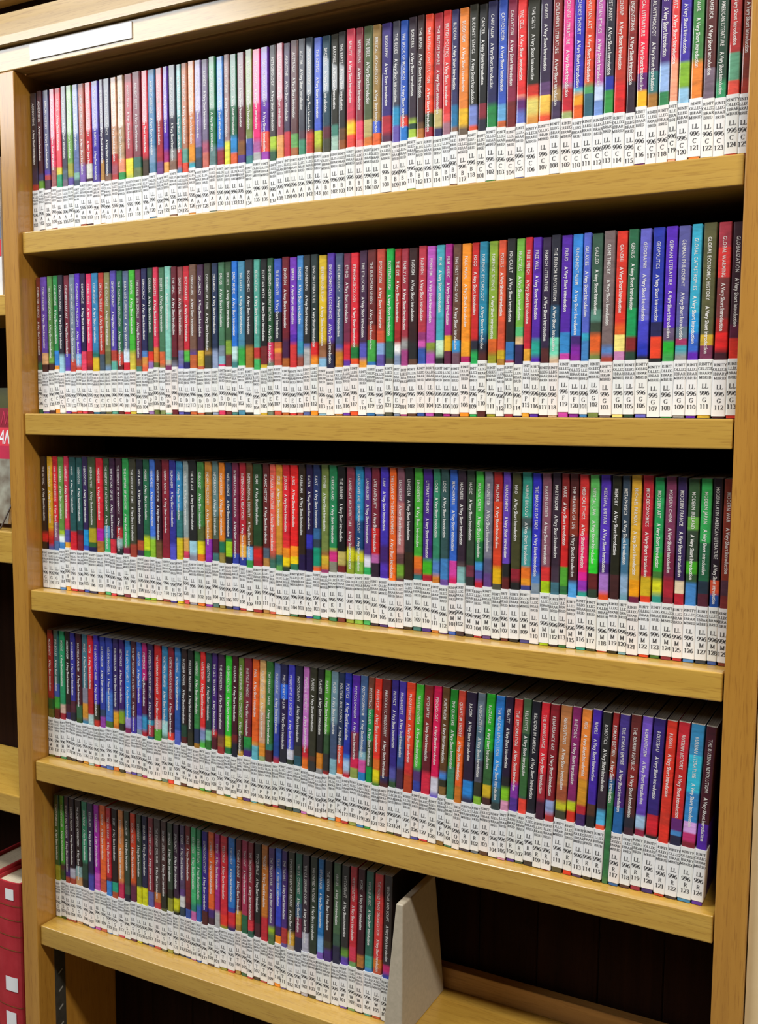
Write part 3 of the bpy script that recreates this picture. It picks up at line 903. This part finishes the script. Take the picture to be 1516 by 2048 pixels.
GL = {
    'I': (.40, [[(.2, 0), (.2, 1)], _h(.2, 0), _h(.2, 1)]),
    'L': (.62, [[(.2, 0), (.2, 1)], _h(.2, 1), [(.07, 0), (.58, 0), (.60, .22)]]),
    'T': (.66, [[(.33, 0), (.33, 1)], _h(.33, 0), [(.03, .78), (.06, 1), (.60, 1), (.63, .78)]]),
    'E': (.64, [[(.2, 0), (.2, 1)], [(.07, 1), (.55, 1), (.57, .8)], [(.2, .52), (.46, .52)], [(.07, 0), (.58, 0), (.60, .22)]]),
    'F': (.60, [[(.2, 0), (.2, 1)], [(.07, 1), (.55, 1), (.57, .8)], [(.2, .52), (.46, .52)], _h(.2, 0)]),
    'H': (.76, [[(.18, 0), (.18, 1)], [(.58, 0), (.58, 1)], [(.18, .52), (.58, .52)], _h(.18, 0), _h(.18, 1), _h(.58, 0), _h(.58, 1)]),
    'N': (.76, [[(.16, 0), (.16, 1)], [(.16, 1), (.60, 0)], [(.60, 0), (.60, 1)], _h(.16, 0), _h(.60, 1)]),
    'M': (.92, [[(.16, 0), (.16, 1)], [(.16, 1), (.45, .05)], [(.45, .05), (.75, 1)], [(.75, 0), (.75, 1)], _h(.16, 0), _h(.75, 0), _h(.13, 1, .1), _h(.78, 1, .1)]),
    'A': (.74, [[(.10, 0), (.36, 1)], [(.36, 1), (.64, 0)], [(.19, .34), (.54, .34)], _h(.10, 0, .09), _h(.64, 0, .11)]),
    'V': (.72, [[(.10, 1), (.37, 0)], [(.37, 0), (.62, 1)], _h(.10, 1, .11), _h(.62, 1, .09)]),
    'W': (.96, [[(.08, 1), (.28, 0)], [(.28, 0), (.48, .95)], [(.48, .95), (.68, 0)], [(.68, 0), (.87, 1)], _h(.10, 1, .1), _h(.87, 1, .09)]),
    'Y': (.72, [[(.09, 1), (.36, .48)], [(.62, 1), (.36, .48)], [(.36, 0), (.36, .48)], _h(.36, 0), _h(.09, 1, .1), _h(.62, 1, .09)]),
    'K': (.76, [[(.18, 0), (.18, 1)], [(.18, .44), (.58, 1)], [(.30, .58), (.66, 0)], _h(.18, 0), _h(.18, 1), _h(.58, 1, .1), _h(.66, 0, .1)]),
    'B': (.66, [[(.18, 0), (.18, 1)], [(.07, 1), (.32, 1)] + _arc(.32, .76, .20, .24, 80, -90, 6) + [(.18, .52)],
                [(.18, .52), (.34, .52)] + _arc(.34, .26, .24, .26, 80, -90, 6) + [(.07, 0)]]),
    'P': (.60, [[(.18, 0), (.18, 1)], [(.07, 1), (.32, 1)] + _arc(.32, .74, .23, .26, 80, -90, 6) + [(.18, .48)], _h(.18, 0)]),
    'R': (.70, [[(.18, 0), (.18, 1)], [(.07, 1), (.32, 1)] + _arc(.32, .75, .22, .25, 80, -90, 6) + [(.18, .50)], [(.32, .50), (.62, 0)], _h(.18, 0), _h(.64, 0, .08)]),
    'D': (.74, [[(.18, 0), (.18, 1)], [(.07, 1), (.32, 1)] + _arc(.32, .5, .34, .5, 85, -90, 9) + [(.07, 0)]]),
    'C': (.70, [_arc(.38, .5, .32, .5, 42, 318, 12), [(.62, .84), (.63, 1.0)]]),
    'G': (.76, [_arc(.38, .5, .32, .5, 42, 330, 12), [(.62, .84), (.63, 1.0)], [(.64, .05), (.64, .42)], _h(.62, .42)]),
    'O': (.76, [_arc(.38, .5, .32, .5, 0, 360, 14)]),
    'Q': (.76, [_arc(.38, .5, .32, .5, 0, 360, 14), [(.36, .05), (.52, -.16), (.72, -.18)]]),
    'S': (.56, [_arc(.29, .75, .20, .25, 40, 225, 7) + _arc(.27, .26, .22, .26, 60, -140, 8), [(.46, .84), (.47, 1)], [(.07, .16), (.06, 0)]]),
    'U': (.74, [[(.17, 1), (.17, .34)] + _arc(.38, .30, .21, .30, 180, 360, 8) + [(.59, 1)], _h(.17, 1), _h(.59, 1, .1)]),
    'J': (.46, [[(.28, 1), (.28, .2)] + _arc(.15, .16, .13, .16, 0, -150, 5), _h(.28, 1)]),
    '0': (.52, [_arc(.26, .5, .20, .5, 0, 360, 14)]),
    '1': (.52, [[(.27, 0), (.27, 1)], [(.12, .86), (.27, 1)], _h(.27, 0, .12)]),
    '2': (.52, [_arc(.25, .72, .19, .28, 165, -10, 8) + [(.34, .42), (.06, .03)], [(.06, .03), (.44, .03), (.47, .18)]]),
    '3': (.52, [_arc(.24, .77, .16, .23, 155, -80, 7), _arc(.22, .28, .21, .28, 85, -150, 8)]),
    '4': (.52, [[(.35, 0), (.35, 1)], [(.35, 1), (.04, .30), (.49, .30)]]),
    '5': (.52, [[(.44, 1), (.16, 1), (.11, .58)], _arc(.21, .30, .22, .31, 110, -150, 9)]),
    '6': (.52, [[(.45, 1)] + _arc(.46, .34, .40, .62, 125, 180, 5), _arc(.27, .30, .20, .30, 0, 360, 11)]),
    '7': (.52, [[(.05, .82), (.08, .97), (.46, .97), (.20, 0)]]),
    '8': (.52, [_arc(.26, .76, .16, .24, 0, 360, 10), _arc(.26, .27, .20, .27, 0, 360, 11)]),
    '9': (.52, [[(.07, 0)] + _arc(.06, .66, .40, .62, -55, 0, 5), _arc(.25, .70, .20, .30, 0, 360, 11)]),
}
_gcache = {}


def glyph(ch):
    """ribbons of a broad nib held nearly flat: thick uprights, thin bars and serifs"""
    if ch in _gcache:
        return _gcache[ch]
    wd, strokes = GL[ch]
    V, Fq = [], []
    T, t, rot = 0.185, 0.072, math.radians(-14)
    for s in strokes:
        p = np.array(s, float)
        d = np.gradient(p, axis=0) if len(p) > 2 else np.repeat((p[1] - p[0])[None], 2, 0)
        d /= np.linalg.norm(d, axis=1)[:, None] + 1e-9
        nrm = np.stack([-d[:, 1], d[:, 0]], 1)
        a = nrm[:, 0] * math.cos(rot) + nrm[:, 1] * math.sin(rot)
        b = -nrm[:, 0] * math.sin(rot) + nrm[:, 1] * math.cos(rot)
        hw = np.sqrt((T * a) ** 2 + (t * b) ** 2)[:, None] / 2
        q0 = len(V)
        for k in range(len(p)):
            V.append(p[k] + nrm[k] * hw[k])
            V.append(p[k] - nrm[k] * hw[k])
        for k in range(len(p) - 1):
            i = q0 + 2 * k
            Fq.append((i, i + 1, i + 3, i + 2))
    _gcache[ch] = (wd, np.array(V), Fq)
    return _gcache[ch]


def serif_line(text, h, sx, cx, zc, y, maxw, V, Fq):
    """one centred line of print; letters that would run round the edge of the spine are not on its front"""
    if text.isdigit():
        sx = min(sx, maxw / sum(GL[c][0] * h for c in text))
    adv = [GL[c][0] * h * sx for c in text]
    while sum(adv) > maxw * 1.001 and len(text) > 1:
        if len(text) % 2:
            text, adv = text[1:], adv[1:]
        else:
            text, adv = text[:-1], adv[:-1]
    x = cx - sum(adv) / 2
    for c, a in zip(text, adv):
        wd, gv, gf = glyph(c)
        o = len(V)
        for p in gv:
            V.append((x + p[0] * h * sx, y, zc + (p[1] - 0.5) * h))
        Fq.extend(tuple(o + i for i in f) for f in gf)
        x += a


# ------------------------------------------------------------------ the books
BH, BD = 0.1740, 0.1110
ROWNAME = ['top shelf', 'second shelf', 'third shelf', 'fourth shelf', 'lowest row']
LEAN = [(-0.004, 0.0), (0.0, 0.002), (0.0, 0.0), (0.008, 0.044), (0.002, 0.022)]

books = []
for r, blk in enumerate(TABLE.strip().split('=')):
    ls = [l for l in blk.strip().split('\n') if l]
    xs = [int(l.split(' ', 1)[0]) / 1e4 for l in ls]
    a0 = xs[0]
    s0 = max(a0, 0.0024)
    xs = [s0 + (x - a0) * (xs[-1] - s0) / (xs[-1] - a0) for x in xs]
    if r < 3:
        e0 = W - 0.0012
        xs = [xs[0] + (x - xs[0]) * (e0 - xs[0]) / (xs[-1] - xs[0]) for x in xs]
    xe = xs[-1]
    for k, l in enumerate(ls[:-1]):
        _, mark, rest = l.split(' ', 2)
        title, bands = rest.split('/')
        books.append(dict(row=r, x=xs[k], t=xs[k + 1] - xs[k], mark=mark, title=title, bands=bands.split(), u=(xs[k] - xs[0]) / (xe - xs[0])))

# titles: flat print made from the built-in face
txt = {}
tmp = []


def text_obj(key, body, size, offset, space):
    cu = bpy.data.curves.new('t', 'FONT')
    cu.body, cu.size, cu.resolution_u, cu.offset, cu.space_character = body, size, 2, offset, space
    cu.fill_mode = 'FRONT'
    o = bpy.data.objects.new('t', cu)
    C.objects.link(o)
    tmp.append((key, o))


for t in sorted({b['title'] for b in books}):
    text_obj(t, t, 0.0042, 0.00002, 1.10)
text_obj('__series', 'A Very Short Introduction', 0.0044, 0.00006, 0.98)
text_obj('__AN', 'AN', 0.027, 0.0004, 1.0)
text_obj('__NC', 'NC', 0.028, 0.0, 1.0)
bpy.context.view_layer.update()
dg = bpy.context.evaluated_depsgraph_get()
for key, o in tmp:
    me = o.evaluated_get(dg).to_mesh()
    v = np.zeros(len(me.vertices) * 3)
    me.vertices.foreach_get('co', v)
    v = v.reshape(-1, 3)[:, :2]
    f = [tuple(p.vertices) for p in me.polygons]
    v[:, 0] -= v[:, 0].min()
    txt[key] = (v, f, float(v[:, 0].max()))
    o.evaluated_get(dg).to_mesh_clear()
for key, o in tmp:
    cu = o.data
    bpy.data.objects.remove(o)
    bpy.data.curves.remove(cu)
SER_LEN = 0.0425
for key, z0, sxx, m in (('__AN', 0.109, 0.62, M_WHITE), ('__NC', 0.135, 0.55, M_PINK)):
    v, f, l = txt[key]
    link('cover_lettering', pymesh('cover_lettering', [((p[0] - l) * sxx - 0.0115 + p[1] * 0.15, -0.0003, z0 + p[1]) for p in v], f), m, mg)
sv, sf, sl = txt['__series']


def side_profile(x0, x1, yf, yb, r, n=3):
    """back-left, round the front, to back-right (plan view)"""
    p = [(x0, yb)]
    for k in range(n + 1):
        a = math.pi / 2 * k / n
        p.append((x0 + r - r * math.cos(a), yf + r - r * math.sin(a)))
    for k in range(n + 1):
        a = math.pi / 2 * k / n
        p.append((x1 - r + r * math.sin(a), yf + r - r * math.cos(a)))
    p.append((x1, yb))
    return p


def build_book(b):
    """returns parts: name -> (verts, faces, corner colours or None)"""
    rnd = random.Random(zlib.crc32(b['mark'].encode()))
    t = b['t']
    g = min(0.0009, 0.075 * t) * rnd.uniform(0.7, 1.25)
    x0, x1 = g, t - g
    h = BH + rnd.uniform(-0.0009, 0.0009)
    lz0 = 0.0032 + rnd.choice((-0.0022, -0.001, -0.0004, 0, 0, 0.0004, 0.0012, 0.0022)) + rnd.uniform(-0.0004, 0.0004)
    lz0 = max(lz0, 0.0006)
    lz1 = lz0 + 0.0508
    # colour bands down the spine
    cols = [hexc(c) for c in b['bands'][0::2]]
    frac = [float(x) for x in b['bands'][1::2]]
    lev = []                                      # (z, colour) pairs; a doubled z is a hard edge
    zt = lambda fr: h - fr * (h - lz1)
    lev.append((h, cols[0]))
    for i, fr in enumerate(frac):
        soft = rnd.choice((0.0004, 0.0008, 0.0015, 0.003))
        lev.append((zt(fr) + soft, cols[i]))
        lev.append((zt(fr) - soft, cols[i + 1]))
    last = cols[-1] if rnd.random() < 0.7 else rnd.choice(cols)
    lev.append((lz1 - 0.004, cols[-1]))
    lev.append((lz1 - 0.006, last))
    lev.append((0.0003, last))
    zs = [l[0] for l in lev]
    for i in range(1, len(zs)):
        zs[i] = min(zs[i], zs[i - 1] - 0.0002)
    out = side_profile(x0, x1, 0.0, BD, min(0.0011, (x1 - x0) * 0.2))
    ci = min(0.0005, (x1 - x0) * 0.1)
    inn = side_profile(x0 + ci, x1 - ci, ci, BD, min(0.0008, (x1 - x0) * 0.15))
    m, V, F, K = len(out), [], [], []
    for z in zs:
        V += [(x, y, z) for x, y in out]
    for i in range(len(zs) - 1):
        for k in range(m - 1):
            F.append((i * m + k, (i + 1) * m + k, (i + 1) * m + k + 1, i * m + k + 1))
            K += [lev[i][1], lev[i + 1][1], lev[i + 1][1], lev[i][1]]
    o = len(V)
    for z in (zs[0], zs[-1]):
        V += [(x, y, z) for x, y in inn]
    paper = (0.75, 0.74, 0.72)
    nb = (len(zs) - 1) * m
    for k in range(m - 1):
        F.append((k, k + 1, o + k + 1, o + k))
        F.append((nb + k + 1, nb + k, o + m + k, o + m + k + 1))
        F.append((o + k, o + k + 1, o + m + k + 1, o + m + k))
        K += [paper] * 12
    parts = {'cover': (V, F, K)}
    # pages
    a, c, d0, d1, p0, p1 = x0 + ci + 1e-5, x1 - ci - 1e-5, ci + 0.0002, BD - 0.0006, 0.0006, h - 0.0003
    parts['page_block'] = ([(a, d0, p0), (c, d0, p0), (c, d1, p0), (a, d1, p0), (a, d0, p1), (c, d0, p1), (c, d1, p1), (a, d1, p1)], BOXF, None)
    cx = (x0 + x1) / 2
    # shelf label wrapped round the foot of the spine
    if b['mark'] != 'R116':
        tint = rnd.choice(((0.83, 0.86, 0.88), (0.86, 0.87, 0.88), (0.85, 0.86, 0.84), (0.87, 0.84, 0.83), (0.83, 0.86, 0.85), (0.85, 0.87, 0.89)))
        e = 0.00006
        lo = side_profile(e, t - e, -0.0004, 0.0150, min(0.0013, t * 0.18))
        li = side_profile(x0, x1, 0.0, 0.0150, min(0.0011, (x1 - x0) * 0.2))
        V, F = [], []
        for pr, z in ((lo, lz0), (lo, lz1), (li, lz1), (li, lz0)):
            V += [(x, y, z) for x, y in pr]
        for s in range(3):
            for k in range(m - 1):
                F.append((s * m + k, s * m + k + 1, (s + 1) * m + k + 1, (s + 1) * m + k))
        for k in range(m - 1):
            F.append((k + 1, k, 3 * m + k, 3 * m + k + 1))
        parts['shelf_label'] = (V, F, [tint] * (4 * len(F)))
        V, F = [], []
        y = -0.00048
        j = rnd.uniform(-0.0006, 0.0006)
        mw = t * 0.99
        for s, z in (('TRINITY', 0.0462), ('COLLEGE', 0.0421), ('LIBRARY', 0.0381), ('CAMBRIDGE', 0.0342)):
            serif_line(s, 0.0024, 1.30, t / 2 + j, lz0 + z, y, mw, V, F)
        for s, z in (('LL', 0.0263), ('996', 0.0200), (b['mark'][0], 0.0138), (b['mark'][1:], 0.0078)):
            serif_line(s, 0.0039, 1.34 if s.isdigit() else 1.18, t / 2 + j, lz0 + z, y, mw * 1.02, V, F)
        parts['label_print'] = (V, F, None)
    # title and series lettering, read downwards, tops of the letters to the right
    tv, tf, tl = txt[b['title']]
    sx = 0.90
    start = 0.0125
    room = h - lz1 - start - 0.004
    ss = SER_LEN / sl
    ser = SER_LEN
    gap = 0.0052
    tot = tl * sx + gap + ser
    if tot > room:
        start = 0.0085
        room = h - lz1 - start - 0.003
        k = min(1.0, room / tot)
        k = max(k, 0.70)
        sx *= k
        if tl * sx + gap + ser > room:
            q = (room - tl * sx - gap) / ser
            q = max(q, 0.6)
            ser *= q
            ss *= q
    big = 1.22 if b['mark'] in ('K107', 'P117', 'B106', 'C118') else 1.0
    y = -0.00012
    zt0 = h - start
    parts['title_lettering'] = ([(cx + (p[1] - 0.00145) * big * 1.12, y, zt0 - p[0] * sx) for p in tv], tf, None)
    zs0 = zt0 - tl * sx - gap
    parts['series_lettering'] = ([(cx + (p[1] - 0.00145) * big * 1.10, y, zs0 - p[0] * ss) for p in sv], sf, None)
    return parts


MATS = {'cover': M_COVER, 'page_block': M_PAGE, 'shelf_label': M_LABEL, 'label_print': M_INK, 'title_lettering': M_TEXT, 'series_lettering': M_SERIES}


def to_mesh(name, V, F, K):
    me = bpy.data.meshes.new(name)
    me.from_pydata(V, [], F)
    if K is not None:
        at = me.color_attributes.new('print', 'FLOAT_COLOR', 'CORNER')
        a = np.ones((len(K), 4), dtype=np.float32)
        a[:, :3] = np.array(K)
        at.data.foreach_set('color', a.ravel())
    me.update()
    return me


def word(c):
    r, g, b = (int(x, 16) / 15 for x in c)
    mx, mn = max(r, g, b), min(r, g, b)
    if mx < 0.24 and mx - mn < 0.14:
        return 'black'
    if mx - mn < 0.14:
        return 'dark grey' if mx < 0.45 else ('grey' if mx < 0.75 else 'pale grey')
    d = mx - mn
    hh = (60 * ((g - b) / d) if mx == r else 60 * ((b - r) / d) + 120 if mx == g else 60 * ((r - g) / d) + 240) % 360
    sat = d / mx
    if hh < 16 or hh >= 342:
        base = 'red' if mx > 0.6 else ('maroon' if mx > 0.3 else 'dark brown')
        if hh >= 320 and mx > 0.6:
            base = 'crimson'
    elif hh < 40:
        base = 'orange' if mx > 0.78 and sat > 0.5 else ('tan' if mx > 0.6 else 'brown')
    elif hh < 68:
        base = 'yellow' if mx > 0.75 else 'olive'
    elif hh < 165:
        base = 'green' if mx > 0.5 else 'dark green'
    elif hh < 195:
        base = 'teal'
    elif hh < 245:
        base = 'blue' if mx > 0.5 else 'navy blue'
    elif hh < 290:
        base = 'purple' if mx > 0.4 else 'dark purple'
    elif hh < 325:
        base = 'magenta' if mx > 0.6 else 'plum'
    else:
        base = 'pink' if mx > 0.7 else 'plum'
    return base


# the 300 that show largest stay single things
def px(b):
    p = Vector((b['x'], 0.025, SZ[b['row']])) - co.location
    dz = p.dot(Vector(F_))
    return b['t'] * BH / dz ** 2


order = sorted(range(len(books)), key=lambda i: -px(books[i]))
keep = set(order[:300])
far = dict(V=[], F=[], K=[], M=[])
far_mats = [M_COVER, M_SATIN, M_PAGE, M_LABEL, M_INK, M_TEXT, M_SERIES]
for i, b in enumerate(books):
    r = b['row']
    rnd = random.Random(i * 7 + 1)
    yb = BYL[r] + (BYR[r] - BYL[r]) * b['u'] + rnd.uniform(-0.0008, 0.0008)
    lean = LEAN[r][0] + (LEAN[r][1] - LEAN[r][0]) * b['u']
    loc = Vector((b['x'] - lean * 0.0105, yb, SZ[r] + 0.0002 + max(0, lean * b['t'])))
    yaw = rnd.uniform(-0.0045, 0.0045)
    parts = build_book(b)
    MATS['cover'] = M_SATIN if random.Random(i * 13 + 5).random() < 0.33 else M_COVER
    if i in keep:
        c0, c1 = word(b['bands'][0]), word(b['bands'][-1])
        mk = b['mark']
        if b['mark'] == 'R116':
            lab = 'thin maroon paperback with a green foot and no white label, on the fourth shelf'
        elif c1 != c0:
            lab = f'thin {c0} paperback shading to {c1}, white label {mk}, on the {ROWNAME[r]}'
        else:
            lab = f'thin {c0} paperback with white shelf label {mk}, on the {ROWNAME[r]}'
        root = empty('paperback_book', loc, lab, 'book', f'thin paperbacks on the {ROWNAME[r]}')
        root.rotation_euler = (0, lean, yaw)
        made = {}
        for n, (V, F, K) in parts.items():
            par = made.get('shelf_label') if n == 'label_print' else root
            made[n] = link(n, to_mesh(n, V, F, K), MATS[n], par)
    else:
        mx = Matrix.Translation(loc) @ Matrix.Rotation(yaw, 4, 'Z') @ Matrix.Rotation(lean, 4, 'Y')
        R3 = np.array(mx.to_3x3())
        T3 = np.array(mx.translation)
        for n, (V, F, K) in parts.items():
            o = len(far['V'])
            far['V'] += (np.array(V) @ R3.T + T3).tolist()
            far['F'] += [tuple(o + k for k in f) for f in F]
            far['M'] += [far_mats.index(MATS[n])] * len(F)
            far['K'] += K if K is not None else [(1, 1, 1)] * sum(len(f) for f in F)
me = to_mesh('far_paperback_books', far['V'], far['F'], far['K'])
for m in far_mats:
    me.materials.append(m)
me.polygons.foreach_set('material_index', far['M'])
fo = bpy.data.objects.new('far_paperback_books', me)
C.objects.link(fo)
fo['kind'] = 'stuff'
tag(fo, 'packed far left ends of the five rows of thin paperbacks', 'books')
print('books', len(books), 'single', len(keep))
